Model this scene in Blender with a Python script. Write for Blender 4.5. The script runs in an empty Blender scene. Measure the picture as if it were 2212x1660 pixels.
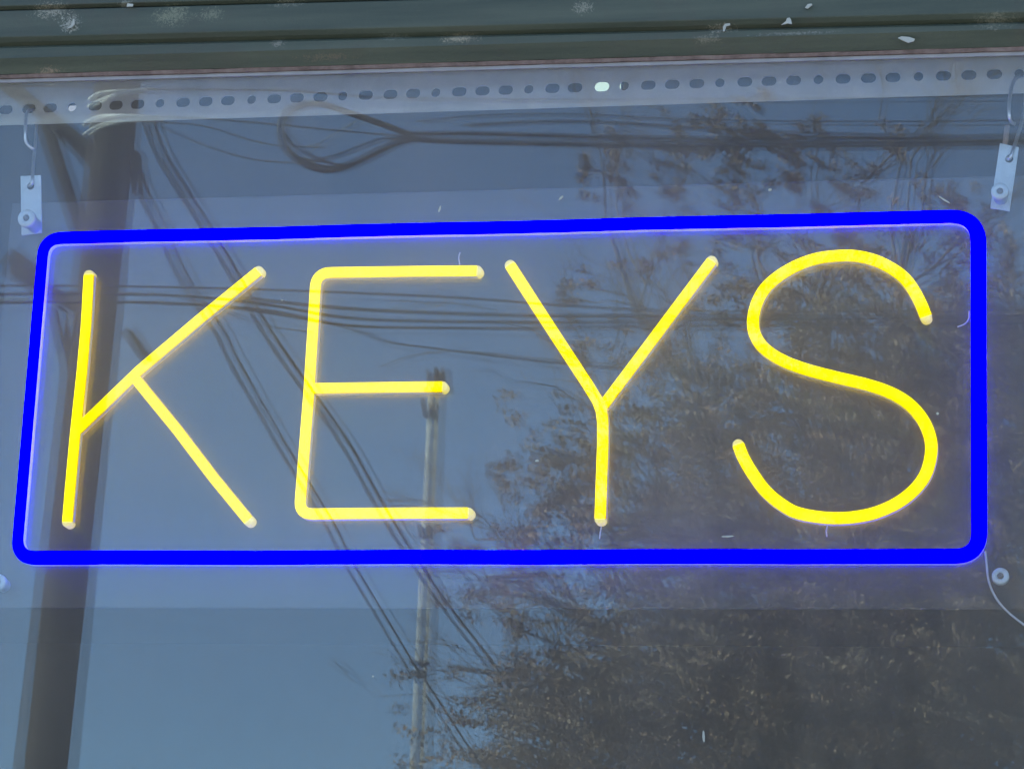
import bpy, bmesh, math, random
import numpy as np
from mathutils import Vector, Matrix
random.seed(7); rng = np.random.default_rng(7)
R = math.radians

# ------------------------------------------------------------ camera
CX, CY, FPX = 1106.0, 830.0, 6362.0            # surveyed picture frame 2212 x 1660
M = np.array([[0.97978476, 0.01352185, 0.19959705],
              [0.19590097, -0.26710075, -0.9435465],
              [0.04055403, 0.96357374, -0.26435019]])
CAM = np.array([0.0, -2.45, 1.55])
cam_data = bpy.data.cameras.new('camera'); cam = bpy.data.objects.new('camera', cam_data)
bpy.context.scene.collection.objects.link(cam); bpy.context.scene.camera = cam
cam_data.sensor_width = 36; cam_data.lens = 36 * FPX / 2212
cam_data.clip_start = 0.05; cam_data.clip_end = 3000
cam.matrix_world = Matrix.Translation(Vector(CAM)) @ Matrix(M.tolist()).to_4x4()
cam_data.dof.use_dof = True; cam_data.dof.focus_distance = 2.62; cam_data.dof.aperture_fstop = 130

# ------------------------------------------------------------ sky, sun, exposure
S = Vector((-0.80, 0.22, 0.52)).normalized()
scene = bpy.context.scene
world = bpy.data.worlds.new('World'); scene.world = world; world.use_nodes = True
wn = world.node_tree
sky = wn.nodes.new('ShaderNodeTexSky'); sky.sky_type = 'NISHITA'; sky.sun_disc = False; sky.dust_density = 0.0; sky.ozone_density = 2.5; sky.air_density = 0.6
sky.sun_elevation = math.asin(S.z); sky.sun_rotation = math.atan2(S.x, S.y)
bg = wn.nodes['Background']; bg.inputs[1].default_value = 0.108
wn.links.new(sky.outputs[0], bg.inputs[0])
sd = bpy.data.lights.new('sun', 'SUN'); sd.energy = 4.8; sd.angle = R(0.5); sd.color = (1, .94, .85)
so = bpy.data.objects.new('sun', sd); scene.collection.objects.link(so)
so.rotation_euler = S.to_track_quat('Z', 'Y').to_euler()
scene.view_settings.view_transform = 'Standard'; scene.view_settings.look = 'None'
scene.view_settings.exposure = 2.35; scene.view_settings.gamma = 1
scene.render.engine = 'CYCLES'
scene.cycles.max_bounces = 12; scene.cycles.transparent_max_bounces = 24
scene.cycles.use_denoising = True; scene.cycles.use_adaptive_sampling = False
scene.cycles.sample_clamp_indirect = 8
GAIN = 2 ** -scene.view_settings.exposure       # lets lamp brightness be written as picture values

# ------------------------------------------------------------ helpers
def U(px, py, y):
    d = M @ np.array([px - CX, CY - py, -FPX]); t = (y - CAM[1]) / d[1]
    return Vector(CAM + d * t)
def Rf(px, py, dist):
    """a street point whose image in the window glass shows there, dist metres out from the glass"""
    p = U(px, py, dist); return Vector((p.x, -dist, p.z))
col = scene.collection
def link(name, data, parent=None):
    o = bpy.data.objects.new(name, data); col.objects.link(o)
    if parent is not None:
        o.parent = parent; o.matrix_parent_inverse = parent.matrix_world.inverted()
    return o
def thing(name, loc, label, cat, group=None):
    o = link(name, None); o.location = loc; o.matrix_world = Matrix.Translation(Vector(loc))
    o.empty_display_size = .05
    return tag(o, label, cat, group)
def tag(o, label=None, cat=None, group=None, kind=None):
    if label: o['label'] = label
    if cat: o['category'] = cat
    if group: o['group'] = group
    if kind: o['kind'] = kind
    return o
class MB:
    def __init__(s): s.v = []; s.f = []; s.sm = []
    def add(s, v, f, smooth=False):
        n = len(s.v); s.v += [tuple(p) for p in v]; s.f += [tuple(i + n for i in q) for q in f]
        s.sm += [smooth] * len(f); return s
    def box(s, a, b):
        (x0, y0, z0), (x1, y1, z1) = a, b
        v = [(x0,y0,z0),(x1,y0,z0),(x1,y1,z0),(x0,y1,z0),(x0,y0,z1),(x1,y0,z1),(x1,y1,z1),(x0,y1,z1)]
        return s.add(v, [(0,3,2,1),(4,5,6,7),(0,1,5,4),(1,2,6,5),(2,3,7,6),(3,0,4,7)])
    def tube(s, pts, r, n=8, cap=True):
        pts = [Vector(p) for p in pts]; rr = r if hasattr(r, '__len__') else [r] * len(pts)
        v = []; f = []; up = None
        for i, p in enumerate(pts):
            t = (pts[min(i+1, len(pts)-1)] - pts[max(i-1, 0)]).normalized()
            if up is None:
                up = t.orthogonal().normalized()
            up = (up - t * up.dot(t)).normalized(); w = t.cross(up)
            for k in range(n):
                a = 2 * math.pi * k / n; v.append(p + (up * math.cos(a) + w * math.sin(a)) * rr[i])
        for i in range(len(pts) - 1):
            for k in range(n):
                f.append((i*n+k, i*n+(k+1) % n, (i+1)*n+(k+1) % n, (i+1)*n+k))
        if cap: f += [tuple(range(n))[::-1], tuple(range((len(pts)-1)*n, len(pts)*n))]
        return s.add(v, f, True)
    def prism(s, prof, x0, x1, tilt=lambda x: 0.0, n=1):
        """profile of (y, z) run along x"""
        m = len(prof); v = []; f = []
        for i in range(n + 1):
            x = x0 + (x1 - x0) * i / n
            for (y, z) in prof: v.append((x, y, z + tilt(x)))
        for i in range(n):
            for k in range(m):
                f.append((i*m+k, i*m+(k+1) % m, (i+1)*m+(k+1) % m, (i+1)*m+k))
        f += [tuple(range(m))[::-1], tuple(range(n*m, n*m+m))]
        return s.add(v, f)
    def build(s, name, mat, parent=None, bevel=0, seg=2):
        me = bpy.data.meshes.new(name); me.from_pydata(s.v, [], s.f); me.validate()
        bm = bmesh.new(); bm.from_mesh(me)
        bmesh.ops.recalc_face_normals(bm, faces=bm.faces)
        bm.to_mesh(me); bm.free()
        if len(me.polygons) == len(s.sm): me.polygons.foreach_set('use_smooth', s.sm)
        me.materials.append(mat); o = link(name, me, parent)
        if bevel:
            b = o.modifiers.new('bevel', 'BEVEL'); b.width = bevel; b.segments = seg; b.limit_method = 'ANGLE'
        return o
def spline(pts, n=8):
    P = [np.array(p, float) for p in pts]; out = []
    P = [2*P[0]-P[1]] + P + [2*P[-1]-P[-2]]
    for i in range(1, len(P) - 2):
        for k in range(n):
            t = k / n
            out.append(.5*((2*P[i])+(-P[i-1]+P[i+1])*t+(2*P[i-1]-5*P[i]+4*P[i+1]-P[i+2])*t*t+(-P[i-1]+3*P[i]-3*P[i+1]+P[i+2])*t**3))
    out.append(P[-2]); return out

# ------------------------------------------------------------ materials
class NT:
    def __init__(s, name):
        s.m = bpy.data.materials.new(name); s.m.use_nodes = True; s.t = s.m.node_tree
        s.p = s.t.nodes['Principled BSDF']; s.out = s.t.nodes['Material Output']
    def n(s, typ, **kw):
        x = s.t.nodes.new('ShaderNode' + typ)
        for k, v in kw.items(): setattr(x, k, v)
        return x
    def l(s, a, b): s.t.links.new(a, b)
    def coord(s, kind='Object', scale=None):
        c = s.n('TexCoord'); o = c.outputs[kind]
        if scale:
            mp = s.n('Mapping'); mp.inputs['Scale'].default_value = scale; s.l(o, mp.inputs[0]); o = mp.outputs[0]
        return o
    def noise(s, scale, detail=5, vec=None, rough=.6, dist=0):
        x = s.n('TexNoise'); x.inputs['Scale'].default_value = scale; x.inputs['Detail'].default_value = detail
        x.inputs['Roughness'].default_value = rough; x.inputs['Distortion'].default_value = dist
        if vec is not None: s.l(vec, x.inputs['Vector'])
        return x.outputs[0]
    def ramp(s, fac, stops):
        r = s.n('ValToRGB'); e = r.color_ramp.elements
        while len(e) < len(stops): e.new(.5)
        for a, (p, c) in zip(e, stops): a.position = p; a.color = (*c, 1) if len(c) == 3 else c
        s.l(fac, r.inputs[0]); return r.outputs[0]
    def mix(s, fac, a, b):
        x = s.n('Mix', data_type='RGBA')
        if hasattr(fac, 'is_linked'): s.l(fac, x.inputs[0])
        else: x.inputs[0].default_value = fac
        for v, i in ((a, 6), (b, 7)):
            if hasattr(v, 'is_linked'): s.l(v, x.inputs[i])
            else: x.inputs[i].default_value = (*v, 1)
        return x.outputs[2]
    def math(s, op, a, b=None, clamp=False):
        x = s.n('Math', operation=op, use_clamp=clamp)
        for v, i in ((a, 0), (b, 1)):
            if v is None: continue
            if hasattr(v, 'is_linked'): s.l(v, x.inputs[i])
            else: x.inputs[i].default_value = v
        return x.outputs[0]
    def bump(s, h, strength, dist=.001):
        b = s.n('Bump'); b.inputs['Strength'].default_value = strength; b.inputs['Distance'].default_value = dist
        s.l(h, b.inputs['Height']); return b.outputs[0]
def plain(name, c, rough=.6, metal=0, var=.25, scale=40, bump=.2, bd=.0005):
    t = NT(name); nz = t.noise(scale, 6, t.coord())
    a = tuple(max(0, x*(1-var)) for x in c); b = tuple(min(1, x*(1+var)) for x in c)
    t.l(t.ramp(nz, [(.3, a), (.7, b)]), t.p.inputs['Base Color'])
    t.p.inputs['Roughness'].default_value = rough; t.p.inputs['Metallic'].default_value = metal
    t.l(t.bump(nz, bump, bd), t.p.inputs['Normal']); return t.m

def glass_mat(name, refl, dust, dustcol, wave, wscale, tint=(1, 1, 1), wd=.001, glow=None):
    """clear sheet: see-through, mirror-like by its angle, with a film of dust"""
    t = NT(name); t.t.nodes.remove(t.p)
    lw = t.n('LayerWeight'); lw.inputs['Blend'].default_value = .5
    fac = t.math('ADD', t.math('MULTIPLY', t.math('POWER', lw.outputs['Facing'], 5), .9), refl)
    tr = t.n('BsdfTransparent'); tr.inputs[0].default_value = (*tint, 1)
    gl = t.n('BsdfAnisotropic'); gl.inputs['Roughness'].default_value = 0.0; gl.inputs[0].default_value = (.74, .94, .93, 1)
    if wave:
        nz = t.noise(1.0, 1.5, t.coord(scale=wscale), .45)
        t.l(t.bump(nz, wave, wd), gl.inputs['Normal'])
    m1 = t.n('MixShader'); t.l(fac, m1.inputs[0]); t.l(tr.outputs[0], m1.inputs[1]); t.l(gl.outputs[0], m1.inputs[2])
    df = t.n('BsdfDiffuse'); tl = t.n('BsdfTranslucent')
    df.inputs[0].default_value = (*dustcol, 1); tl.inputs[0].default_value = (*dustcol, 1)
    md = t.n('MixShader'); md.inputs[0].default_value = .4
    t.l(df.outputs[0], md.inputs[1]); t.l(tl.outputs[0], md.inputs[2])
    c = t.coord()
    a = t.noise(3.5, 6, c, .65, .6); b = t.noise(900, 2, c, .6)
    film = t.math('MULTIPLY', t.math('ADD', t.math('MULTIPLY', a, 1.1), .45), dust)
    film = t.math('MULTIPLY', film, t.math('ADD', t.math('MULTIPLY', b, .9), .55))
    drip = t.noise(1, 4, t.coord(scale=(14, 1, .7)), .6, .3)
    film = t.math('MULTIPLY', film, t.math('ADD', t.math('MULTIPLY', drip, .9), .55))
    speck = t.noise(160, 1, c, .5)
    film = t.math('ADD', film, t.math('MULTIPLY', t.math('SUBTRACT', speck, .80, True), .9))
    m2 = t.n('MixShader'); t.l(film, m2.inputs[0]); t.l(m1.outputs[0], m2.inputs[1]); t.l(md.outputs[0], m2.inputs[2])
    t.l(m2.outputs[0], t.out.inputs['Surface']); return t.m

def lamp_mat(name, rgb, power=1.0, edge=None):
    """light of an LED; a deep blue or yellow LED lies outside the picture's colour range, so a channel may be below nil"""
    t = NT(name); t.t.nodes.remove(t.p)
    c = t.n('CombineXYZ')
    for i in range(3): c.inputs[i].default_value = rgb[i] * GAIN
    e = t.n('Emission'); e.inputs[1].default_value = power
    if edge:                                     # the rolled sides of the silicone glow dimmer and warmer than its flat face
        d = t.n('CombineXYZ')
        for i in range(3): d.inputs[i].default_value = edge[i] * GAIN
        sx = t.n('SeparateXYZ'); t.l(t.coord(), sx.inputs[0])
        mr = t.n('MapRange'); t.l(sx.outputs[1], mr.inputs[0])
        mr.inputs[1].default_value = .0646; mr.inputs[2].default_value = .0664
        mx = t.n('Mix', data_type='VECTOR'); t.l(mr.outputs[0], mx.inputs[0]); t.l(c.outputs[0], mx.inputs[4]); t.l(d.outputs[0], mx.inputs[5])
        t.l(mx.outputs[1], e.inputs[0]); t.l(e.outputs[0], t.out.inputs['Surface']); return t.m
    t.l(c.outputs[0], e.inputs[0]); t.l(e.outputs[0], t.out.inputs['Surface']); return t.m

YEL = lamp_mat('yellow_led', (3.0, 2.5, -.11), edge=(1.05, .60, -.14))
BLU = lamp_mat('blue_led', (-.32, -.46, 6.0), edge=(.02, -.02, 2.2))
jacket = plain('white_silicone', (.80, .80, .80), .45, var=.06, scale=60)
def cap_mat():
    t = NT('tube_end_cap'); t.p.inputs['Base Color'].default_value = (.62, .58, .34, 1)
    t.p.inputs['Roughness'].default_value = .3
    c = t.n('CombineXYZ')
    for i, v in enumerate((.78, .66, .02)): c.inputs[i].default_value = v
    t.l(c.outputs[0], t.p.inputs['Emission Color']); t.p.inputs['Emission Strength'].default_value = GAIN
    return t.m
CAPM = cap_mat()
def lit_jacket(name, rgb):
    t = NT(name); t.p.inputs['Base Color'].default_value = (.78, .78, .80, 1); t.p.inputs['Roughness'].default_value = .45
    t.p.inputs['Emission Color'].default_value = (*rgb, 1); t.p.inputs['Emission Strength'].default_value = GAIN; return t.m
HALOB = lamp_mat('blue_halo_glow', (-.1, -.1, 22.0)); HALOY = lamp_mat('amber_halo_glow', (8.0, 4.4, 0))  # added glow, out of sight, that makes the halo round the tubes
JBLU = lit_jacket('silicone_blue_glow', (.08, .08, .5)); JYEL = lit_jacket('silicone_yellow_glow', (.10, .09, .02))
pane_outer = glass_mat('outer_glass', .035, .078, (.64, .56, .45), .0, (1, 1, 1))
pane_inner = glass_mat('inner_glass', .034, .030, (.60, .50, .40), .14, (1.3, 1, 6), wd=.0006)
acrylic = glass_mat('clear_acrylic', .024, .065, (.68, .64, .60), .3, (3, 3, 9), tint=(.97, .98, .98), wd=.0005)
galv = None
def galvanised():
    t = NT('galvanised_steel'); c = t.coord()
    a = t.noise(30, 6, c); b = t.noise(6, 4, c, .7, .5)
    k = t.ramp(a, [(.25, (.52, .60, .58)), (.75, (.72, .80, .78))])
    st = t.ramp(b, [(.58, (0, 0, 0)), (.72, (1, 1, 1))])
    k = t.mix(t.math('MULTIPLY', st, .45), k, (.48, .42, .33))
    t.l(k, t.p.inputs['Base Color']); t.p.inputs['Roughness'].default_value = .55; t.p.inputs['Metallic'].default_value = .0
    t.l(t.bump(a, .2, .0004), t.p.inputs['Normal']); return t.m
galv = galvanised()
bright_steel = plain('bright_steel', (.62, .63, .63), .3, .85, var=.15, scale=90)
strap_steel = plain('strap_steel', (.50, .60, .63), .5, .3, var=.12, scale=70)

def green_paint():
    t = NT('old_green_paint'); c = t.coord()
    streak = t.noise(1, 6, t.coord(scale=(4, 90, 60)), .6)
    blot = t.noise(9, 6, c, .65, .8)
    k = t.ramp(streak, [(.3, (.036, .047, .029)), (.7, (.076, .085, .053))])
    k = t.mix(t.ramp(blot, [(.5, (0, 0, 0)), (.75, (.55, .55, .55))]), k, (.066, .050, .034))
    # dirt, lichen and cobweb patches with shapes of their own
    for (px, py, rx, rz, colr, y) in PATCH:
        p = U(px, py, y)
        vs = t.n('VectorMath', operation='SUBTRACT'); t.l(c, vs.inputs[0]); vs.inputs[1].default_value = p
        vm = t.n('VectorMath', operation='MULTIPLY'); t.l(vs.outputs[0], vm.inputs[0]); vm.inputs[1].default_value = (1/rx, 0, 1/rz)
        vl = t.n('VectorMath', operation='LENGTH'); t.l(vm.outputs[0], vl.inputs[0])
        f = t.math('SUBTRACT', 1.15, vl.outputs['Value'], True)
        nz = t.noise(260, 4, c, .7, 2.2)
        g = t.math('MULTIPLY', t.math('SUBTRACT', t.math('ADD', t.math('MULTIPLY', f, .22), nz), .61, True), 8, True)
        g = t.math('MULTIPLY', g, t.math('MULTIPLY', f, 4, True), True)
        k = t.mix(t.math('MULTIPLY', g, .72), k, colr)
    t.l(k, t.p.inputs['Base Color']); t.p.inputs['Roughness'].default_value = .6
    hb = t.noise(260, 8, c, .75); t.l(t.bump(hb, .8, .0008), t.p.inputs['Normal']); return t.m
# name of patch: pixel centre in the survey frame, half sizes in metres, colour
W_ = 2.6 / FPX
PATCH = [(110, 22, 60*W_, 26*W_, (.30, .27, .19), -.022), (150, 50, 30*W_, 26*W_, (.38, .36, .28), -.022),
         (372, 32, 60*W_, 34*W_, (.20, .20, .12), -.022), (455, 30, 40*W_, 22*W_, (.18, .18, .11), -.022),
         (270, 8, 25*W_, 14*W_, (.2, .2, .15), -.022), (620, 5, 50*W_, 12*W_, (.22, .21, .15), -.022),
         (600, 92, 24*W_, 16*W_, (.22, .20, .15), -.0165), (990, 82, 58*W_, 16*W_, (.34, .28, .18), -.0165),
         (1260, 15, 30*W_, 20*W_, (.26, .24, .17), -.022), (1560, 62, 44*W_, 14*W_, (.30, .27, .20), -.0165),
         (845, 80, 50*W_, 12*W_, (.16, .17, .13), -.0165), (1530, 84, 40*W_, 12*W_, (.22, .2, .14), -.0165),
         (2150, 40, 60*W_, 22*W_, (.20, .19, .13), -.022), (100, 148, 40*W_, 14*W_, (.28, .20, .13), -.0165),
         (700, 120, 90*W_, 10*W_, (.13, .10, .06), -.0165), (1720, 72, 120*W_, 5*W_, (.2, .2, .16), -.0165)]
green = green_paint()
def sealant_mat():
    t = NT('brown_sealant'); nz = t.noise(60, 6, t.coord(), .7)
    t.l(t.ramp(nz, [(.3, (.09, .062, .050)), (.5, (.17, .115, .095)), (.75, (.24, .18, .15))]), t.p.inputs['Base Color'])
    t.p.inputs['Roughness'].default_value = .85; t.l(t.bump(nz, .6, .001), t.p.inputs['Normal']); return t.m
sealant = sealant_mat()
tape = plain('grey_glazing_tape', (.26, .255, .26), .7, var=.2, scale=30)

def bark():
    t = NT('weathered_pole_wood'); v = t.coord(scale=(9, 9, .9))
    a = t.noise(3, 8, v, .7, .4); b = t.noise(4, 6, t.coord(), .7)
    k = t.ramp(a, [(.3, (.022, .018, .016)), (.55, (.065, .050, .040)), (.8, (.26, .17, .12))])
    k = t.mix(t.ramp(b, [(.45, (0, 0, 0)), (.8, (.4, .4, .4))]), k, (.14, .13, .11))
    t.l(k, t.p.inputs['Base Color']); t.p.inputs['Roughness'].default_value = .9
    t.l(t.bump(a, 1.0, .05), t.p.inputs['Normal']); return t.m
wood = bark()
pale_wood = plain('grey_pole', (.42, .40, .35), .8, var=.25, scale=5, bump=.4, bd=.01)
dark_iron = plain('dark_bracket', (.035, .030, .028), .7, var=.3, scale=8)
rubber = plain('black_cable', (.022, .022, .024), .6, var=.3, scale=10)
cable_grey = plain('grey_cable', (.30, .30, .29), .6, var=.2, scale=10)
lash = plain('pale_lashing', (.78, .76, .70), .6, var=.15, scale=10)
asphalt = plain('asphalt', (.05, .05, .052), .9, var=.25, scale=3, bump=.5, bd=.01)
concrete = plain('pavement_concrete', (.30, .29, .27), .9, var=.15, scale=2, bump=.4, bd=.005)
render_m = plain('painted_render', (.30, .29, .26), .85, var=.1, scale=2)
inside = plain('dark_room_paint', (.10, .09, .075), .9, var=.15, scale=1.2)
floor_m = plain('dark_floor', (.06, .055, .05), .6, var=.2, scale=2)
def leaves_mat():
    t = NT('dry_leaves'); g = t.n('ObjectInfo'); c = t.coord()
    a = t.noise(.55, 3, c); b = t.noise(14, 2, c)
    k = t.ramp(b, [(.3, (.075, .055, .038)), (.5, (.20, .125, .075)), (.64, (.36, .185, .095)), (.8, (.48, .36, .24))])
    k = t.mix(t.ramp(a, [(.4, (0, 0, 0)), (.65, (.8, .8, .8))]), k, (.21, .165, .105))
    t.l(k, t.p.inputs['Base Color']); t.p.inputs['Roughness'].default_value = .7; return t.m
leafm = leaves_mat()
twigm = plain('twig_bark', (.12, .095, .07), .9, var=.3, scale=3)

# ------------------------------------------------------------ the setting
def struct(name, mb, m): return tag(mb.build(name, m), kind='structure')
struct('ground', MB().add([(-400,-400,0),(400,-400,0),(400,400,0),(-400,400,0)], [(0,1,2,3)]), asphalt)
struct('pavement', MB().box((-40,-3.6,.004),(40,-.32,.13)), concrete)
struct('far_pavement', MB().box((-60,-20,.004),(60,-15.6,.13)), concrete)
bld = thing('shop_building', (0, .2, .0), 'plain rendered shop front around the window with the sign', 'building')
ZB, ZT, XL, XR = .75, 2.60, -2.3, 1.5
w = MB(); w.box((-8,-.02,.004),(XL,.28,3.9)); w.box((XR,-.02,.004),(8,.28,3.9))
w.box((XL,-.02,ZT+.22),(XR,.28,3.9)); w.box((XL,-.02,.004),(XR,.28,ZB-.08))
w.build('front_wall', render_m, bld)
MB().box((-8.2,-.3,3.902),(8.2,7.2,4.1)).build('roof', concrete, bld)
q = MB(); q.box((-8,7.0,.004),(8,7.2,3.9)); q.box((-8,.282,.004),(-7.8,6.998,3.9)); q.box((7.8,.282,.004),(8,6.998,3.9))
q.build('inner_wall', inside, bld)
MB().box((-7.798,.282,3.3),(7.798,6.998,3.36)).build('ceiling', inside, bld)
MB().box((-7.798,.282,.004),(7.798,6.998,.06)).build('floor', floor_m, bld)

# ------------------------------------------------------------ the window
win = thing('shop_window', (-.4, 0, ZB), 'old green painted shop window with double glass and a lichen spotted head', 'window')
xa, xb = U(0, 160, -.03), U(2212, 97, -.03)
def lin(v0, v1, X0=-1.012, X1=-.071): return lambda x: v0 + (v1 - v0) * (x - X0) / (X1 - X0)
zbot = lin(2.5438, 2.5352); zgr = lin(2.5700, 2.5560); zg1 = lin(2.6045, 2.5905)
def strip(name, rows, m, parent, n=40, bevel=0, wob=0.0):
    """rows: list of (y, function z(x)); swept along x between the jambs"""
    mb = MB(); v = []; f = []; k = len(rows)
    for i in range(n + 1):
        x = XL + (XR - XL) * i / n
        for j, (y, zf) in enumerate(rows):
            v.append((x, y + random.uniform(-wob, wob), zf(x) + random.uniform(-wob, wob)))
    for i in range(n):
        for j in range(k): f.append((i*k+j, i*k+(j+1) % k, (i+1)*k+(j+1) % k, (i+1)*k+j))
    f += [tuple(range(k))[::-1], tuple(range(n*k, n*k+k))]
    return mb.add(v, f).build(name, m, parent, bevel)
add = lambda fz, d: (lambda x: fz(x) + d)
# boards of the head, in front of the outer glass, and the inner lining behind
strip('head_board', [(-.0220, add(zg1, .0022)), (-.0220, lambda x: 2.82), (-.0006, lambda x: 2.82), (-.0006, zg1), (-.0175, zg1)], green, win, bevel=.0008)
strip('middle_board', [(-.0165, add(zgr, .0022)), (-.0205, add(zgr, .006)), (-.0205, add(zg1, -.0022)), (-.0165, add(zg1, -.0002)), (-.0006, add(zg1, -.0002)), (-.0006, zgr), (-.012, zgr)], green, win, bevel=.0008)
strip('lower_bead', [(-.0070, add(zbot, .0002)), (-.0125, add(zbot, .0075)), (-.0165, add(zbot, .0125)), (-.0165, add(zgr, -.0038)), (-.0125, add(zgr, -.0003)), (-.0006, add(zgr, -.0003)), (-.0006, add(zbot, .0002))], green, win)
strip('sealant_strip', [(-.0050, add(zbot, -.0030)), (-.0066, add(zbot, .0000)), (-.0007, add(zbot, .0000)), (-.0007, add(zbot, -.0030))], sealant, win, n=260, wob=.00025)
strip('glazing_tape', [(-.0022, add(zbot, -.0062)), (-.0030, add(zbot, -.0032)), (-.0007, add(zbot, -.0032)), (-.0007, add(zbot, -.0062))], tape, win, n=160, wob=.00018)
MB().box((XL+.002,.026,2.625),(XR-.002,.10,2.82)).build('inner_lining', green, win)
jm = MB(); jm.box((XL,-.05,ZB),(XL+.09,-.0006,2.535)); jm.box((XL,.024,ZB),(XL+.09,.10,2.6245)); jm.build('jamb', green, win, .003)
MB().box((XR-.09,-.05,ZB),(XR,-.0006,2.50)).box((XR-.09,.024,ZB),(XR,.10,2.6245)).build('jamb', green, win, .003)
MB().box((XL-.05,-.11,ZB-.078),(XR+.05,.14,ZB-.002)).build('sill', green, win, .006)
def pane(name, y0, th, m, twist):
    nx, nz = 60, 60; v = []; f = []
    for s in (0, 1):
        for i in range(nx + 1):
            for j in range(nz + 1):
                x = XL + .092 + (XR - XL - .184) * i / nx; z = ZB + (2.60 - ZB) * j / nz
                sl = -twist * (.0016 + (2.05 - z) * .0014) if z < 2.6 else 0
                v.append((x, y0 + th * s + sl * (x + .55), z))
    o = (nx + 1) * (nz + 1); g = lambda s, i, j: s*o + i*(nz+1) + j
    for i in range(nx):
        for j in range(nz):
            f.append((g(0,i,j), g(0,i+1,j), g(0,i+1,j+1), g(0,i,j+1)))
            f.append((g(1,i,j), g(1,i,j+1), g(1,i+1,j+1), g(1,i+1,j)))
    for i in range(nx):
        f.append((g(0,i,0), g(1,i,0), g(1,i+1,0), g(0,i+1,0))); f.append((g(0,i,nz), g(0,i+1,nz), g(1,i+1,nz), g(1,i,nz)))
    for j in range(nz):
        f.append((g(0,0,j), g(0,0,j+1), g(1,0,j+1), g(1,0,j))); f.append((g(0,nx,j), g(1,nx,j), g(1,nx,j+1), g(0,nx,j+1)))
    mb = MB(); mb.add(v, f, True); ob = mb.build(name, m, win); return ob
pane('glass_pane', 0.0, .004, pane_outer, 0)
pane('glass_pane', .018, .004, pane_inner, 1)

# ------------------------------------------------------------ slotted rail behind the glass
YR = .085
HOLES = [(-38,'s'),(12,'s'),(62,'s'),(108,'s'),(155,'r'),(205,'s'),(250,'s'),(297,'s'),(345,'r'),(395,'s'),(444,'s'),(492,'s'),(543,'r'),(592,'s'),(641,'s'),(692,'s'),
         (740,'r'),(790,'s'),(843,'s'),(892,'s'),(941,'r'),(992,'s'),(1042,'s'),(1092,'s'),(1142,'r'),(1193,'s'),(1242,'s'),(1300,'s'),(1348,'r'),
         (1400,'s'),(1452,'s'),(1505,'s'),(1555,'r'),(1609,'s'),(1661,'s'),(1714,'s'),(1768,'r'),(1821,'s'),(1876,'s'),(1929,'s'),(1984,'r'),(2038,'s'),(2093,'s'),(2148,'s'),(2202,'r'),(2256,'s'),(2310,'s')]
hy = lambda px: 237 + (158 - 237) * px / 2212 + 4 * math.sin(math.pi * px / 2212) * -1
zlo = lin(2.5289, 2.5276, -1.055, -.0744); zhi = lin(2.5700, 2.5660, -1.055, -.0744)
def rail():
    cs = [U(px, hy(px), YR) for px, _ in HOLES]; kinds = [k for _, k in HOLES]
    step = .0215                                             # go on past the picture to both sides
    while cs[0].x > -1.75: cs.insert(0, cs[0] - Vector((step, 0, -.00003))); kinds.insert(0, 'r' if len(kinds) % 4 == 0 else 's')
    while cs[-1].x < 1.2: cs.append(cs[-1] + Vector((step, 0, -.00003))); kinds.append('r' if len(kinds) % 4 == 0 else 's')
    xs = [cs[0].x - step/2] + [(a.x + b.x)/2 for a, b in zip(cs, cs[1:])] + [cs[-1].x + step/2]
    mb = MB(); N = 24
    for i, (c, k) in enumerate(zip(cs, kinds)):
        x0, x1 = xs[i], xs[i+1]; r = .0050 if k == 's' else .0047; e = .0020 if k == 's' else 0.0
        inner = []; outer = []
        for j in range(N):
            a = 2*math.pi*(j+.5)/N; ca, sa = math.cos(a), math.sin(a)
            inner.append((c.x + e*(1 if ca > 0 else -1) + r*ca*(1 if k == 's' else .95), c.z + r*sa))
            # project on the cell rectangle
            hx0, hx1 = c.x - x0, x1 - c.x; zt, zb = zhi(c.x) - c.z, c.z - zlo(c.x)
            tx = (hx1/ca if ca > 0 else -hx0/ca) if abs(ca) > 1e-6 else 9
            tz = (zt/sa if sa > 0 else -zb/sa) if abs(sa) > 1e-6 else 9
            t = min(tx, tz); ox, oz = c.x + ca*t, c.z + sa*t
            outer.append([ox, oz])
        # nail the corners
        for (qx, qz) in ((x0, 'b'), (x1, 'b'), (x0, 't'), (x1, 't')):
            zz = zlo(qx) if qz == 'b' else zhi(qx)
            best = min(range(N), key=lambda j: (outer[j][0]-qx)**2 + (outer[j][1]-zz)**2); outer[best] = [qx, zz]
        th = .002; v = []
        for yy in (YR, YR + th):
            v += [(p[0], yy, p[1]) for p in inner] + [(p[0], yy, p[1]) for p in outer]
        f = []
        for j in range(N):
            a, b = j, (j+1) % N
            f.append((a, b, N+b, N+a)); f.append((2*N+a, 3*N+a, 3*N+b, 2*N+b)); f.append((a, 2*N+a, 2*N+b, b))
        mb.add(v, f)
    xs0, xs1 = xs[0], xs[-1]
    # folded top flange running back, and the thin lower lip
    v = []
    for x in (xs0, xs1):
        v += [(x, YR, zhi(x)+.0002), (x, YR+.038, zhi(x)+.0002), (x, YR+.038, zhi(x)+.0022), (x, YR, zhi(x)+.0022)]
    mb.add(v, [(0,1,5,4),(1,2,6,5),(2,3,7,6),(3,0,4,7),(0,3,2,1),(4,5,6,7)])
    return mb.build('slotted_rail', galv)
tag(rail(), 'long galvanised steel rail with a row of slots and round holes along the window head', 'rail')
# the rail is screwed under a header board inside
hb = MB().box((-1.9, YR+.004, 2.5735), (1.3, YR+.012, 2.72)).build('header_board', inside)
tag(hb, 'dark wooden board above the slotted rail inside the window', 'board')

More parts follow.
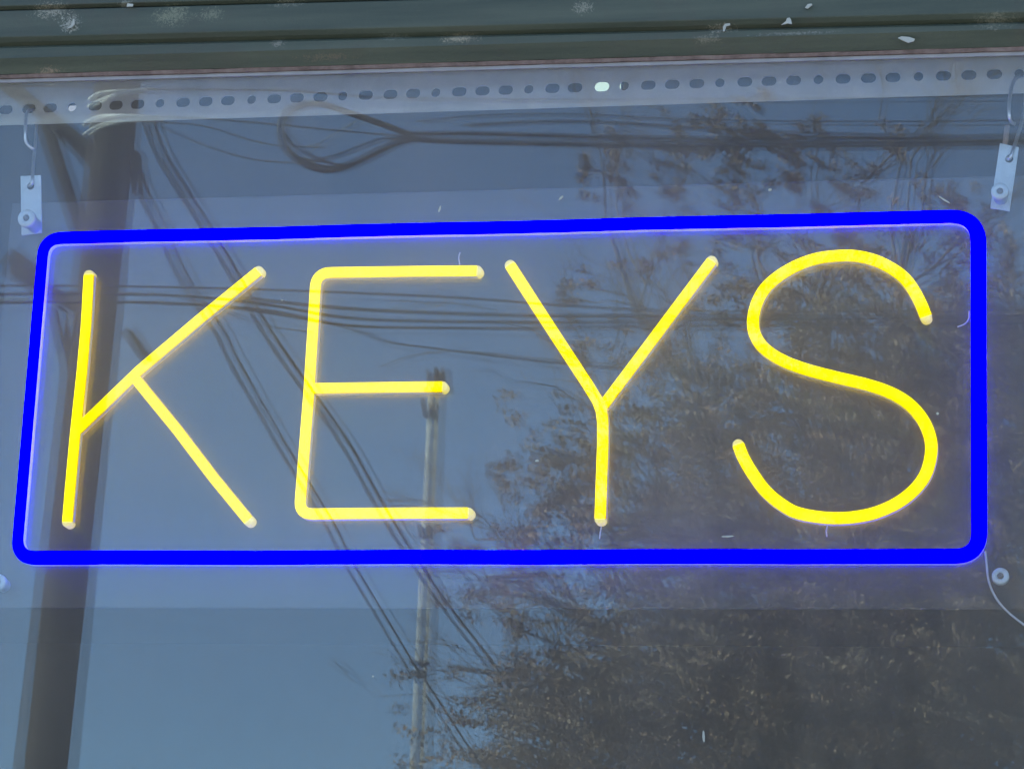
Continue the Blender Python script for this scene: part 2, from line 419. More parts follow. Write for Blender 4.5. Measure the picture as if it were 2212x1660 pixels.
# one lamp, and one glow added for a lit object, behind the rail
def add_room_glow(px0, px1, py, hpx, y, lum, label):
    a, b = U(px0, py, y), U(px1, py, y); h = hpx * (y + 2.45) / FPX
    t = thing('room_glow', ((a.x+b.x)/2, y, 3.3), label, 'lamp', 'lamps inside the shop')
    e = lamp_mat('room_glow_face', lum)
    MB().box((a.x, y, a.z-h/2), (b.x, y+.008, a.z+h/2)).build('diffuser', e, t, .004)
    MB().box((a.x+.002, y+.010, a.z-h/2+.012), (b.x-.002, y+.03, 3.298)).build('housing', inside, t)
add_room_glow(1262, 1340, 193, 44, 1.6, (.72, 1.0, .86), 'small greenish white lamp glowing through a slot near the middle of the rail')
add_room_glow(146, 166, 236, 22, 1.9, (.42, .46, .52), 'faint glow standing in for a lit object, glimpsed through a round hole at the left end of the rail')

# ------------------------------------------------------------ the LED sign
YF, YBd = .0640, .0765                                   # tube faces, board face
sign = thing('led_sign', U(1106, 1200, YBd), 'hanging LED sign reading KEYS in yellow inside a blue rounded border', 'sign')
sc_px = lambda d: 1.0 / FPX * 2.62 * d                    # picture units to metres at the sign
P0 = [U(26, 435, YBd), U(2330, 375, YBd), U(2330, 1312, YBd), U(2, 1310, YBd)]
zt_, zb_ = 2.4455, 2.0517; xl_, xr_ = P0[0].x, -0.045 + .0
bo = MB().box((-1.0320, YBd, zb_), (.010, YBd+.005, zt_)).build('backing_board', acrylic, sign, .0006)
def frame_pts(path, closed):
    n = len(path); out = []
    for i, p in enumerate(path):
        a = path[(i-1) % n] if closed or i > 0 else p; b = path[(i+1) % n] if closed or i < n-1 else p
        d1 = (p - a); d2 = (b - p)
        d1 = d1.normalized() if d1.length > 1e-7 else d2.normalized(); d2 = d2.normalized() if d2.length > 1e-7 else d1
        t = (d1 + d2).normalized(); nrm = Vector((-t.z, 0, t.x)); k = 1 / max(.35, nrm.dot(Vector((-d1.z, 0, d1.x))))
        out.append((p, nrm * k))
    return out
def sweep(mb, path, prof, closed=False, wf=None):
    """prof: (across as a share of half width, depth in metres from the tube's face)"""
    fr = frame_pts(path, closed); m = len(prof); v = []; f = []
    for i, (p, nrm) in enumerate(fr):
        hw = wf(i / max(1, len(fr)-1)) if callable(wf) else wf
        for (u, d) in prof: v.append((p.x + nrm.x*u*hw, p.y + d, p.z + nrm.z*u*hw))
    n = len(fr)
    for i in range(n if closed else n - 1):
        j = (i + 1) % n
        for k in range(m): f.append((i*m+k, i*m+(k+1) % m, j*m+(k+1) % m, j*m+k))
    if not closed: f += [tuple(range(m))[::-1], tuple(range((n-1)*m, n*m))]
    mb.add(v, f, True)
FACE = [(-1, .0034), (-.96, .0020), (-.84, .0008), (-.62, .0002), (.62, .0002), (.84, .0008), (.96, .0020), (1, .0034)]
def body(depth): return [(-.98, .0035), (.98, .0035), (1.0, .0043), (1.0, depth), (-1.0, depth), (-1.0, .0043)]
def P(px, py, y=YF): return U(px, py, y)
def cap_mesh(mb, p, d, hw, depth, length):
    """rounded plug on a tube's end, d points outward"""
    nrm = Vector((-d.z, 0, d.x)); ring = []
    K = 12
    for k in range(K + 1):
        a = -math.pi/2 + math.pi*k/K; ring.append((math.cos(a)*length, math.sin(a)*hw))
    v = []; inset = [(0.0006, .985), (0.0018, .90)]
    layers = [(.0009, .86), (.0022, .97), (.0040, 1.0), (depth, 1.0)]
    for dep, s in layers:
        for (l, u) in ring: v.append((p.x + d.x*(.0003 + l*s) + nrm.x*u*s, p.y + dep, p.z + d.z*(.0003 + l*s) + nrm.z*u*s))
    n = K + 1; f = []
    for L in range(len(layers)-1):
        for k in range(n): f.append((L*n+k, L*n+(k+1) % n, (L+1)*n+(k+1) % n, (L+1)*n+k))
    f += [tuple(range(n)), tuple(range((len(layers)-1)*n, len(layers)*n))[::-1]]
    mb.add(v, f, True)
HW = sc_px(25) / 2; DEP = .0112
def arc_corner(a, c, b, r, n=8):
    """rounded turn at c between a and b"""
    c = Vector(c); da = (Vector(a)-c).normalized(); db = (Vector(b)-c).normalized()
    p0, p1 = c + da*r, c + db*r
    return [(1-t)**2*p0 + 2*t*(1-t)*c*1.0 + t*t*p1 for t in [i/n for i in range(n+1)]]
def spine(mb, path, depth, closed=False, wf=None):
    """narrow hidden glow added behind the silicone to cast a halo on the board"""
    sweep(mb, path, [(-.70, depth-.0021), (.70, depth-.0021), (.70, depth+.0012), (-.70, depth+.0012)], closed, wf)
def letter(ch, strokes, caps):
    mb = MB(); mj = MB(); ms = MB()
    for path, w0 in strokes:
        path = [Vector(p) for p in path]
        sweep(mb, path, FACE, wf=w0); sweep(mj, path, body(DEP-.0022), wf=w0 * .99); spine(ms, path, DEP, wf=w0)
    o = mb.build('letter', YEL, sign); o['label'] = 'yellow glowing letter ' + ch
    mj.build('tube_jacket', JYEL, o); ms.build('halo_strip', HALOY, o)
    for (p, q) in caps:
        p, q = Vector(p), Vector(q); m = MB(); cap_mesh(m, p, (p-q).normalized(), HW*.99, DEP, sc_px(12)); m.build('end_cap', CAPM, o)
def trim(path, s0, s1):
    """pull the ends in to leave room for the caps"""
    path = [Vector(p) for p in path]
    def cut(a, k):
        k = sc_px(k)
        while len(a) > 2 and (a[1]-a[0]).length < k: k -= (a[1]-a[0]).length; a = a[1:]
        a[0] = a[0] + (a[1]-a[0]).normalized()*k; return a
    if s0: path = cut(path, s0)
    if s1: path = cut(path[::-1], s1)[::-1]
    return path
# K
k1 = trim([P(190.5, 582), P(184, 700), P(175, 800), P(160, 940), P(149, 1060), P(142.5, 1136)], 12, 12)
k2 = trim([P(565, 577, YF+.0002), P(430, 687, YF+.0002), P(300, 797, YF+.0002), P(166, 926, YF+.0002)], 12, 0)
k3 = trim([P(294, 820, YF+.0004), P(380, 925, YF+.0004), P(460, 1030, YF+.0004), P(542, 1130, YF+.0004)], 0, 12)
letter('K', [(k1, HW), (k2, HW), (k3, HW)], [(k1[0], k1[1]), (k1[-1], k1[-2]), (k2[0], k2[1]), (k3[-1], k3[-2])])
# E
c1 = arc_corner(P(1030, 583), P(682, 587), P(650, 1000), sc_px(34))
c2 = arc_corner(P(676, 700), P(645, 1108), P(1000, 1107), sc_px(30))
e1 = trim([P(1040, 583), P(900, 584), P(760, 586)] + c1 + [P(675, 700), P(666, 840), P(655, 980)] + c2 + [P(760, 1107), P(900, 1106), P(1021, 1106)], 12, 12)
e2 = trim([P(668, 837, YF+.0003), P(800, 835, YF+.0003), P(965, 833, YF+.0003)], 0, 12)
letter('E', [(e1, HW*1.02), (e2, HW)], [(e1[0], e1[1]), (e1[-1], e1[-2]), (e2[-1], e2[-2])])
# Y
y1 = trim([P(1095, 562), P(1160, 663), P(1220, 755), P(1268, 828), P(1290, 864), P(1298, 885), P(1301, 910), P(1301, 960), P(1298, 1040), P(1295, 1130)], 12, 12)
y2 = trim([P(1543, 553, YF+.0003), P(1470, 650, YF+.0003), P(1390, 757, YF+.0003), P(1302, 874, YF+.0003)], 12, 0)
letter('Y', [(y1, HW*1.02), (y2, HW)], [(y1[0], y1[1]), (y1[-1], y1[-2]), (y2[0], y2[1])])
# S
SP = [(2004,692),(1984,644),(1954,599),(1908,568),(1862,553),(1816,550),(1757,558),(1702,581),(1659,613),(1636,648),(1626,687),(1630,720),(1650,750),(1689,776),(1742,796),(1807,813),(1874,829),(1925,847),(1965,872),(1995,908),(2010,948),(2010,984),(1997,1026),(1968,1062),(1927,1090),(1872,1110),(1801,1117),(1727,1107),(1686,1086),(1652,1057),(1626,1022),(1605,986),(1590,948)]
SPs = spline([(a, b) for a, b in SP], 5)
s1 = trim([P(a, b) for a, b in SPs], 12, 12)
letter('S', [(s1, HW*1.07)], [(s1[0], s1[1]), (s1[-1], s1[-2])])
# border
def border():
    C = [(93,513),(2113,464),(2115,1199),(33,1203)]; rad = [44, 62, 52, 46]; pts = []; wds = []
    wseg = [28.5, 32.5, 31.5, 25]
    n = 4
    for i in range(4):
        c = P(*C[i], YF-.001); a = P(*C[i-1], YF-.001); b = P(*C[(i+1) % 4], YF-.001)
        arc = arc_corner(a, c, b, sc_px(rad[i]), 12)
        w_in, w_out = wseg[i-1], wseg[i]
        for k, q in enumerate(arc): pts.append(q); wds.append(w_in + (w_out-w_in)*k/12)
        nx = P(*C[(i+1) % 4], YF-.001); e = arc[-1]; db = (nx - e)
        for k in range(1, 12):
            t = k/12*(1 - sc_px(rad[(i+1) % 4]) / db.length); w2 = w_out
            pp = e + db*t; pp.z += .00035*math.sin(k*1.7+i) ; pts.append(pp); wds.append(w2)
    mb = MB(); mj = MB(); N = len(pts)
    ms = MB()
    for m, prof, s in ((mb, FACE, 1.0), (mj, body(DEP-.0010), .985), (ms, None, 1.0)):
        wl = [sc_px(x)/2*s for x in wds]
        fn = lambda t: wl[min(N-1, int(round(t*(N-1))))]
        if prof: sweep(m, pts, prof, True, wf=fn)
        else: spine(m, pts, DEP+.0010, True, wf=fn)
    o = mb.build('border_tube', BLU, sign); mj.build('tube_jacket', JBLU, o); ms.build('halo_strip', HALOB, o)
border()
# straps, standoffs, cord, loose leads
def strap(c4, hole, y0):
    """flat steel strap with a hole near its top; c4 = corners tl, tr, br, bl"""
    q = [U(*c, y0) for c in c4]; h = U(*hole, y0); r = .0036; N = 24; mb = MB(); v = []
    ins = []; outs = []
    cen = h; edges = list(zip(q, q[1:] + q[:1]))
    for j in range(N):
        a = 2*math.pi*j/N; d = Vector((math.cos(a), 0, math.sin(a))); best = 9
        for (a0, b0) in edges:
            e = b0 - a0; den = d.x*e.z - d.z*e.x
            if abs(den) < 1e-9: continue
            t = ((a0.x-h.x)*e.z - (a0.z-h.z)*e.x)/den; s = ((a0.x-h.x)*d.z - (a0.z-h.z)*d.x)/den
            if t > 0 and -1e-6 <= s <= 1+1e-6: best = min(best, t)
        ins.append(h + d*r); outs.append(h + d*best)
    for c in q:
        b = min(range(N), key=lambda j: (outs[j]-c).length); outs[b] = c.copy()
    for yy in (0, .002):
        v += [(p.x, y0+yy, p.z) for p in ins] + [(p.x, y0+yy, p.z) for p in outs]
    f = []
    for j in range(N):
        a, b = j, (j+1) % N
        f += [(a, b, N+b, N+a), (2*N+a, 3*N+a, 3*N+b, 2*N+b), (a, 2*N+a, 2*N+b, b), (N+a, N+b, 3*N+b, 3*N+a)]
    return mb.add(v, f).build('hanging_strap', strap_steel, sign, .0003, 1)
YS = YBd - .0035
strap([(44,380),(88,378),(90,502),(46,508)], (66,402), YS)
strap([(2160,309),(2201,318),(2181,456),(2139,449)], (2180,343), YS)
def standoff(px, py, y0, y1, rpx):
    """barrel from the board out to a ring-shaped screw cap"""
    c = U(px, py, y1); r = sc_px(rpx); mb = MB(); N = 32
    rings = [(r*.36, y1+.004), (r*.38, y1+.0003), (r*.46, y1), (r*.92, y1), (r, y1+.0012), (r, y1+.006), (r*.80, y1+.0065), (r*.80, y0), (r*.3, y0)]
    v = []; f = []
    for (rr, yy) in rings:
        for k in range(N):
            a = 2*math.pi*k/N; v.append((c.x+rr*math.cos(a), yy, c.z+rr*math.sin(a)))
    for i in range(len(rings)-1):
        for k in range(N): f.append((i*N+k, i*N+(k+1) % N, (i+1)*N+(k+1) % N, (i+1)*N+k))
    f.append(tuple(range(N)))
    o = mb.add(v, f, True).build('standoff', strap_steel, sign); screw(px, py, y1, o); return o
def screw(px, py, y1, o):
    c = U(px, py, y1 + .0002); MB().tube([c, c + Vector((0, .003, 0))], sc_px(7.4), 6).build('socket_shade_disc', socket, o)
socket = plain('socket_shade', (.10, .11, .12), .5)  # dark tone painted in for the shade inside the cap's hole
standoff(56, 470, YS-.0004, YS-.026, 21)
standoff(2160, 412, YS-.0004, YS-.020, 19)
standoff(2161, 1243, YBd-.0004, YBd-.009, 18)
standoff(-6, 1256, YBd-.0004, YBd-.018, 19)
clear_wire = plain('clear_lead', (.55, .56, .55), .35, var=.1)
cord = [(2128,1190),(2131,1215),(2134,1245),(2142,1272),(2158,1300),(2182,1325),(2214,1350),(2262,1384),(2330,1440)]
MB().tube([U(a, b, YBd-.004) for a, b in spline(cord, 5)], sc_px(4.6)/2, 8).build('power_cord', clear_wire, sign)
for pts in ([(994,545),(991,556),(993,571)], [(1299,1136),(1297,1148),(1295,1163)], [(1788,1130),(1785,1146),(1786,1158)], [(2093,672),(2092,688),(2084,699),(2068,706)]):
    MB().tube([U(a, b, YBd-.003) for a, b in spline(pts, 4)], sc_px(3.2)/2, 6).build('lead_wire', clear_wire, sign)

# hooks
def hook(pts, rpx, label, extra=None):
    t = MB().tube([U(*p) for p in spline(pts, 6)], sc_px(rpx)/2, 10)
    o = t.build('wire_hook', bright_steel)
    tag(o, label, 'hook', 'wire hooks holding up the sign')
hook([(74,322,.078),(66,318,.076),(56,305,.074),(55,280,.073),(56,255,.075),(60,241,.083),(68,237,.092),(75,242,.094),(79,262,.092),(77,300,.088),(73,340,.082),(71,372,.075),(70,393,.0715),(65,401,.0745),(58,398,.078),(57,386,.0785)], 8.0,
     'bent wire hook through the left end of the slotted rail')
hook([(2192,268,.080),(2184,262,.076),(2180,248,.073),(2181,215,.074),(2188,180,.078),(2200,166,.088),(2212,176,.092),(2216,215,.090),(2208,262,.084),(2196,300,.078),(2188,325,.072),(2182,340,.0705),(2176,343,.0745),(2171,335,.078),(2170,318,.0785)], 8.5,
     'bent wire hook through the right end of the slotted rail')
tw = MB().tube([U(2176, 272, .080), U(2172, 305, .079), U(2169, 325, .0785)], sc_px(12)/2, 10).build('wire_ferrule', plain('brown_ferrule', (.30, .22, .17), .6))
tag(tw, 'short brownish crimp sleeve beside the right wire hook', 'sleeve')

# flecks stuck to the window head
def fleck(px, py, y, pts, label):
    c = U(px, py, y); v = []; k = len(pts)
    for dy in (0, -.0012):
        v += [(c.x + sc_px(a), c.y + dy, c.z + sc_px(b)) for a, b in pts]
    f = [tuple(range(k)), tuple(range(2*k-1, k-1, -1))] + [(i, (i+1) % k, k+(i+1) % k, k+i) for i in range(k)]
    tag(MB().add(v, f).build('paint_chip', flk), label, 'paint chip', 'pale chips on the window head')
flk = plain('pale_chip', (.38, .37, .30), .7, var=.15)
fleck(1700, 47, -.0224, [(-12,-8),(-2,0),(0,7),(6,8),(9,3),(11,-7),(2,-5)], 'white angular chip on the green head right of the middle')
fleck(281, 12, -.0224, [(-7,-4),(7,-4),(8,2),(-6,4)], 'tiny white chip near the top left corner of the green head')
fleck(1958, 87, -.0168, [(-18,5),(-8,-1),(4,-7),(16,-4),(18,1),(6,6),(-10,8)], 'longish beige seed husk stuck under the groove at the right')
fleck(1570, 60, -.0168, [(-8,-10),(-4,-9),(-1,2),(8,4),(7,9),(-4,8),(-8,2)], 'hooked cream chip in cobweb dirt on the green head')
fleck(157, 52, -.0224, [(-12,-12),(-2,-10),(6,-2),(4,10),(0,12),(0,2),(-5,-6)], 'curled white flake in the lichen patch at the left')
fleck(1747, 15, -.0224, [(-8,-3),(-2,-5),(8,3),(6,6),(-2,5)], 'thin greyish flake high on the green head')
# specks on the glass itself
for (a, b, l, wd, an) in [(1520,1590,13,3,95),(1663,410,4,3.5,0),(950,452,8,2.5,75),(1212,428,7,2.8,45),(2025,893,3,3,20),(1160,995,5,3,0),(2040,432,16,2.0,-35),(1572,1158,14,2,3),
                          (806,1460,3,2,0),(1725,1690,3,2,0),(610,648,3,2,0)]:
    c = U(a, b, -.0004); ca, sa = math.cos(R(an)), math.sin(R(an)); v = []
    for dy in (0, -.0007):
        for k in range(8):
            t = 2*math.pi*k/8; x = sc_px(l)*math.cos(t)*random.uniform(.8, 1.1); z = sc_px(wd)*math.sin(t)*random.uniform(.7, 1.1)
            v.append((c.x + x*ca - z*sa, c.y + dy, c.z + x*sa + z*ca))
    f = [tuple(range(8)), tuple(range(15, 7, -1))] + [(i, (i+1) % 8, 8+(i+1) % 8, 8+i) for i in range(8)]
    MB().add(v, f).build('glass_speck', flk, win)

# ------------------------------------------------------------ the street across, seen mirrored in the glass
# near wooden utility pole
top, bot = Rf(240, 300, 17), Rf(88, 1640, 17); ax = (top - bot) / (top.z - bot.z)
base = bot - ax * bot.z; base.z = 0
pole = thing('utility_pole', base, 'thick dark wooden utility pole with crooked brackets, mirrored at the left of the glass', 'utility pole')
pl = [base + ax * z for z in np.linspace(0, 10.6, 26)]
wpx = 17.0/FPX*1.14
mb = MB(); mb.tube(pl, [.208 - .0042*z + random.uniform(-.003, .003) for z in np.linspace(0, 10.6, 26)], 20); mb.build('pole', wood, pole)
def beam(a, b, wd, d=17, mat=dark_iron, name='bracket', parent=None, th=.06):
    p, q = Rf(*a, d), Rf(*b, d); t = (q-p).normalized(); n = Vector((-t.z, 0, t.x)) * wd*d/FPX*.55
    v = []
    for s in (-th, th):
        for e in (p-n, p+n, q+n, q-n): v.append((e.x, e.y + s, e.z))
    return MB().add(v, [(0,1,2,3),(7,6,5,4),(0,4,5,1),(1,5,6,2),(2,6,7,3),(3,7,4,0)]).build(name, mat, parent or pole, .006)
beam((-120, 70), (200, 335), 38); beam((92, 262), (200, 600), 36); beam((128, 285), (205, 372), 24)
beam((112, 668), (142, 800), 17); beam((272, 716), (316, 778), 24); beam((142, 800), (150, 900), 14)
beam((20, 585), (205, 690), 36, th=.10, name='crossarm'); beam((22, 560), (74, 600), 50, th=.12, name='fuse_box')
beam((292, 330), (297, 420), 18)
for pts in ([(180,272),(195,260),(220,251),(260,250),(300,252),(348,254)], [(181,292),(205,276),(235,266),(275,259),(320,259),(352,258)],
            [(192,216),(212,203),(240,198),(280,197),(318,194)], [(190,232),(215,218),(245,206),(280,200),(318,196)]):
    MB().tube([Rf(a, b, 17 - .20 + .0012*abs(a-250)) for a, b in spline(pts, 4)], .017, 8).build('lashing', lash, pole)
MB().tube([Rf(-160, 650, 16.8), Rf(-60, 648, 16.8), Rf(58, 649, 16.8)], .022, 8).build('cable_sleeve', lash, pole)

def cable(pts, wpx, d0, d1, label, mat=rubber, group='overhead cables mirrored in the glass', n=6, wob=.0, beads=False):
    s = spline(pts, n); L = len(s); out = []
    for i, (a, b) in enumerate(s):
        t = i/(L-1); d = 1/((1-t)/d0 + t/d1); out.append(Rf(a, b, d))
    r = wpx*1.0*((d0+d1)/2)/FPX/2
    rr = [r*(1+wob*math.sin(i*1.3+a)) for i, (a, b) in enumerate(s)]
    tag(MB().tube(out, rr, 8).build('overhead_cable', mat), label, 'cable', group)
F = lambda cx, cy: ((750+cx/3.687)*.7056, (250+cy/3.687)*.7056)
cable([F(*p) for p in [(1900,620),(1750,560),(1600,500),(1300,395),(1000,290),(830,245),(620,252),(470,330),(400,430),(392,600),(440,750),(560,870),(720,960),(900,995),(1100,965),(1300,880),(1500,785),(1700,690),(1900,640)]], 18, 16.6, 16.6, 'thick spare cable coiled in a teardrop loop right of the wooden pole')
cable([F(*p) for p in [(1900,650),(1750,640),(1550,640),(1300,720),(1100,800),(850,870),(700,880),(560,850),(450,760),(415,620),(430,470)]], 8, 16.7, 16.7, 'thinner cable in the lower strand of the coil loop')
cable([F(*p) for p in [(430,560),(520,690),(640,780),(760,845),(900,900),(1010,930),(1120,935),(1400,840),(1700,700)]], 8, 16.65, 16.65, 'slack inner turn of cable inside the coil loop')
cable([F(*p) for p in [(560,730),(700,728),(830,690),(1000,595),(1200,470),(1350,400)]], 4.5, 16.8, 16.8, 'pale thin wire crossing inside the coil loop', cable_grey)
cable([F(*p) for p in [(1900,610),(1720,530),(1500,440),(1250,350),(1020,300),(840,265),(660,275),(520,350),(440,450),(430,600),(480,740),(600,850),(760,925),(930,950),(1120,920),(1300,840),(1500,740),(1700,660),(1900,630)]], 7, 16.5, 16.5, 'second turn of cable just inside the thick coil loop')
cable([F(*p) for p in [(1300,420),(1150,520),(950,620),(760,780),(640,880),(560,900)]], 4, 16.8, 16.8, 'pale wire slanting down across the coil loop', cable_grey)
for k, (dy, wd, mt, lb) in enumerate([(-10, 12, rubber, 'topmost strand of the tied cable bundle leaving the coil'), (1, 5, cable_grey, 'pale middle strand of the tied cable bundle leaving the coil'), (9, 12, rubber, 'lowest strand of the tied cable bundle leaving the coil')]):
    cable([(860,290+dy*.4),(900,295+dy*.7),(1000,297+dy),(1150,300+dy*1.0),(1400,305+dy*.9),(1800,306+dy*.8),(2212,300+dy*.8),(2700,286+dy)], wd, 16.6, 17.5, lb, mt)
cable([(300,250),(420,254),(529,262),(640,272),(760,284),(860,292)], 4.5, 17, 16.6, 'thin wire running from the pole lashings to the coil tie')
cable([(300,262),(430,270),(529,300),(600,314),(700,318)], 3.6, 17, 16.6, 'slack thin wire sagging under the coil from the pole')
cable([(340,270),(430,310),(529,341),(620,350),(700,348)], 4, 17, 16.6, 'lowest sagging wire between pole and coil')
cable([(-60,188),(100,186),(320,192),(529,194),(625,196),(720,202),(816,209),(931,212),(1200,214),(1600,214),(2300,205)], 5, 17.3, 17.6, 'straight wire crossing in front of the slotted rail')
cable([(1000,270),(1150,262),(1300,262),(1500,275),(1800,288),(2300,296)], 8, 18.5, 19, 'wire just above the tied bundle at the right')
cable([(900,262),(1050,248),(1250,246),(1500,258),(1900,262),(2300,258)], 5, 18.5, 19, 'thin upper wire above the tied bundle at the right')
# guys and drops running out to the far pole
PW = [(312,262),(336,329),(380,403),(433,487),(504,607),(568,718),(638,819),(734,955),(800,1072),(862,1175),(940,1290),(1027,1404),(1078,1472),(1180,1610)]
QW = [(286,380),(296,412),(336,490),(386,600),(464,718),(497,785),(571,913),(605,973),(701,1130),(747,1222),(801,1310),(889,1458)]
cable(PW, 9.5, 17, 48, 'long sloping wire from high on the wooden pole into the tree', wob=.12)
cable([(a+20-i*.6, b-6) for i, (a, b) in enumerate(PW)], 5.5, 17, 48, 'wire just right of the long sloping one into the tree', wob=.1)
cable(QW, 9.5, 17, 43, 'lower sloping wire from the wooden pole to the grey pole', wob=.14)
cable([(a+22-i*.5, b-5) for i, (a, b) in enumerate(QW)], 5, 17, 43, 'companion wire beside the lower sloping one to the grey pole', wob=.1)
cable([(914,1490),(923,1505),(960,1560),(1024,1657),(1100,1770)], 6.0, 43.5, 60, 'sloping wire leaving the grey pole downward right')
cable([(914,1462),(940,1500),(985,1570),(1040,1657),(1110,1760)], 4.0, 43.5, 60, 'thinner wire beside the one leaving the grey pole')
# broad near bundle across the middle
cable([(-80,640),(0,636),(200,634),(390,638),(560,655),(734,684),(900,692),(1200,694),(1600,690),(2300,680)], 9, 12, 13, 'upper dark strand of the broad cable bundle behind the letters', wob=.05)
cable([(-80,655),(150,652),(390,655),(560,672),(734,700),(900,706),(1200,706),(1600,703),(2300,696)], 8, 12.2, 13, 'lower dark strand of the broad cable bundle behind the letters', wob=.05)
cable([(-80,618),(200,617),(500,622),(734,630),(1000,642),(1250,660),(1600,672),(2300,668)], 7, 12.4, 13, 'thin top strand of the broad cable bundle behind the letters')
cable([(500,640),(734,664),(1000,676),(1250,681),(1600,682),(2300,688)], 11, 12.6, 13.2, 'thickest strand in the middle of the broad cable bundle')
cable([(300,655),(560,668),(757,711),(835,738),(936,752),(1070,768),(1197,782),(1400,800)], 5.5, 20, 24, 'slack wire arching below the broad cable bundle')
cable([(818,792),(885,768),(969,757),(1060,762),(1200,776),(1500,800)], 4.5, 20, 24, 'short branching wire under the arching one', cable_grey)
cable([(380,640),(470,668),(560,700),(660,716)], 4, 16, 17, 'little loose tail of wire behind the letter K')
# far grey pole
t2, b2 = Rf(938, 808, 44), Rf(899, 1657, 44); ax2 = (t2-b2)/(t2.z-b2.z); bs2 = b2 - ax2*b2.z; bs2.z = 0
fp = thing('utility_pole', bs2, 'slim pale grey utility pole with its left side sunlit, farther off at the middle', 'utility pole')
zs = np.linspace(0, t2.z, 20); MB().tube([bs2 + ax2*z for z in zs], [.124 - .0020*z for z in zs], 18).build('pole', pale_wood, fp)
def beam2(a, b, wd, name): return beam(a, b, wd, 43.8, dark_iron, name, fp, .12)
beam2((918,842), (962,842), 7, 'crossarm'); beam2((926,800), (928,842), 6, 'insulator'); beam2((943,795), (944,812), 8, 'insulator'); beam2((955,800), (956,842), 6, 'insulator')
beam2((914,862), (919,900), 7, 'transformer'); beam2((886,1432), (924,1430), 7, 'clamp'); beam2((880,1458), (900,1452), 10, 'clamp')
beam2((907,1135), (911,1160), 7, 'junction_box')

# autumn tree: trunk, limbs, dry leaf clumps
D = 34.0
tb = Rf(1880, 2350, D); tb.z = 0
tree = thing('autumn_tree', tb, 'wide dark tree with dry brown leaves mirrored over the right half of the glass', 'tree')
tk = MB(); tops = []
def PX(a, b, dd=0): return Rf(a, b, D+dd)
trunk = [tb, tb + Vector((.1, 0, 1.5)), tb + Vector((0, .1, 3.0)), PX(1850, 2100), PX(1800, 1850)]
tk.tube(spline(trunk, 4), list(np.linspace(.38, .24, 17)), 12)
clumps = [(1750,1450,560,300,1.2),(2050,1050,360,330,1.1),(1500,1130,260,210,.85),(1330,1560,230,190,.95),(1180,1530,170,110,.45),(1230,1020,130,150,.5),
          (1850,850,330,170,.75),(2150,760,190,200,.8),(1500,900,200,150,.5),(1150,1180,120,110,.30),(1380,740,230,90,.09),(1850,640,300,100,.4),
          (2100,1450,420,320,.9),(1500,1750,560,260,1.0),(2300,1900,600,420,.8),(1800,2100,800,320,.9),(1050,1290,70,60,.25),(1010,1180,60,60,.14),(965,1290,50,70,.16),(1060,1640,80,60,.3),(1010,1540,70,40,.25),
          (1262,370,28,60,.8),(1330,330,26,70,.75),(1352,420,22,50,.6),(1455,320,34,70,.6),(1530,300,36,60,.55),(1590,350,44,70,.75),(1640,270,40,60,.7),(1700,360,50,70,.5),(1760,300,60,60,.35),
          (1560,250,70,40,.4),(1840,380,60,60,.3),(1930,300,70,60,.16),(2020,420,80,60,.3),(1400,560,90,60,.18),(1600,480,120,60,.30),(1850,500,140,60,.22),(1250,620,50,60,.2),(1640,640,140,60,.25),
          (2120,520,120,90,.3),(1450,420,80,60,.2),(1210,760,70,60,.10),(1080,1010,60,70,.12)]
PV = []; 
ang = []
def leafset(cx, cy, rx, ry, dn):
    area = math.pi*rx*ry; n = int(area*dn*.095)
    a = rng.normal(0, .52, (n, 3))
    # leaves gather in small sprays
    ns = max(3, n//22); sp = rng.normal(0, .50, (ns, 3)); idx = rng.integers(0, ns, n)
    s = min(1.0, 26/ry)
    sp = np.clip(sp, -1.15, 1.15); pos = sp[idx] + rng.normal(0, .10, (n, 3)) * np.array([26/ (rx*.5+26)*2, 1, 26/(ry*.5+26)*2])
    return [(cx + rx*p[0], cy + ry*p[2], 2.2*p[1]*min(1, rx/250)) for p in pos]
for c in clumps: PV += leafset(*c)
PV = np.array(PV)
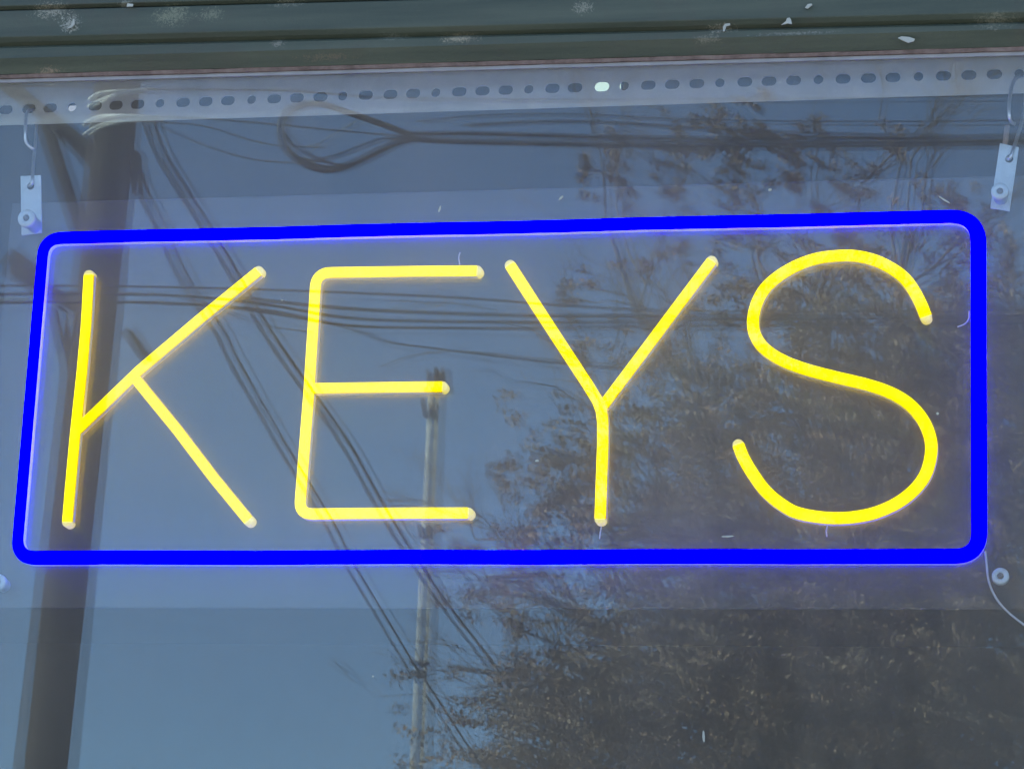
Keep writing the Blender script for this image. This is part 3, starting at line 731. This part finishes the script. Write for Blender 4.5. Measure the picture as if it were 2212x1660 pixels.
def leaf_mesh():
    n = len(PV); d = D + PV[:, 2]
    dv = np.stack([PV[:, 0]-CX, CY-PV[:, 1], -np.full(n, FPX)], 1) @ M.T
    t = (d - CAM[1]) / dv[:, 1]; p = CAM + dv*t[:, None]; p[:, 1] *= -1
    sz = rng.uniform(.018, .048, n)
    u = rng.normal(size=(n, 3)); u /= np.linalg.norm(u, axis=1)[:, None]
    w_ = np.cross(u, rng.normal(size=(n, 3))); w_ /= np.linalg.norm(w_, axis=1)[:, None]
    nn = np.cross(u, w_)
    # five-pointed folded leaf: tip, two sides, stem end, raised middle
    a = p + u*sz[:, None]*1.25; b = p + w_*sz[:, None]*.62 + nn*sz[:, None]*.25; c = p - u*sz[:, None]*1.0; e = p - w_*sz[:, None]*.62 + nn*sz[:, None]*.25
    V = np.stack([a, b, c, e], 1).reshape(-1, 3)
    me = bpy.data.meshes.new('crown'); me.vertices.add(4*n); me.vertices.foreach_set('co', V.ravel())
    i = np.arange(n)*4; T = np.stack([i, i+1, i+2, i, i+2, i+3], 1).ravel()
    me.loops.add(6*n); me.loops.foreach_set('vertex_index', T.astype(np.int32))
    me.polygons.add(2*n); me.polygons.foreach_set('loop_start', (np.arange(2*n)*3).astype(np.int32))
    me.polygons.foreach_set('loop_total', np.full(2*n, 3, np.int32)); me.update(); me.validate()
    me.materials.append(leafm); link('crown', me, tree); print('leaves', n)
leaf_mesh()
def grow(a, b, r, lvl):
    """crooked limb from a to b with side shoots"""
    n = 6; pts = []; v = b - a; L = v.length
    for i in range(n+1):
        t = i/n; j = Vector((random.uniform(-1, 1), random.uniform(-1, 1), random.uniform(-1, 1)))*L*.05*(0 if i in (0,) else 1)
        pts.append(a + v*t + j + Vector((0, 0, math.sin(math.pi*t)*L*.06)))
    tk.tube(pts, [max(.004, r*(1-.8*i/n)) for i in range(n+1)], 5 if lvl else 7, False)
    if lvl >= 3: return
    for k in range([7, 6, 5][lvl]):
        i = random.randint(1, n); o = pts[i]; d = v.normalized() + Vector((random.uniform(-1, 1), random.uniform(-.8, .8), random.uniform(-.6, .8)))*.95
        grow(o, o + d.normalized()*L*random.uniform(.25, .5), r*(1-.8*i/n)*.5+.004, lvl+1)
root = trunk[-1]
for (a, b, dd) in [(1250,1050,-1),(1480,820,1),(1750,700,-.6),(2080,800,1.2),(2250,1150,0),(1120,1430,.6),(1500,1250,-1.5),(1900,1000,1.5),(1700,450,.5),(1340,520,-.4),(1200,1600,0),(2000,480,-.8),(1060,1200,.4)]:
    grow(root if b < 1500 else trunk[-2], PX(a, b, dd), .13, 0)
tk.build('trunk', twigm, tree)
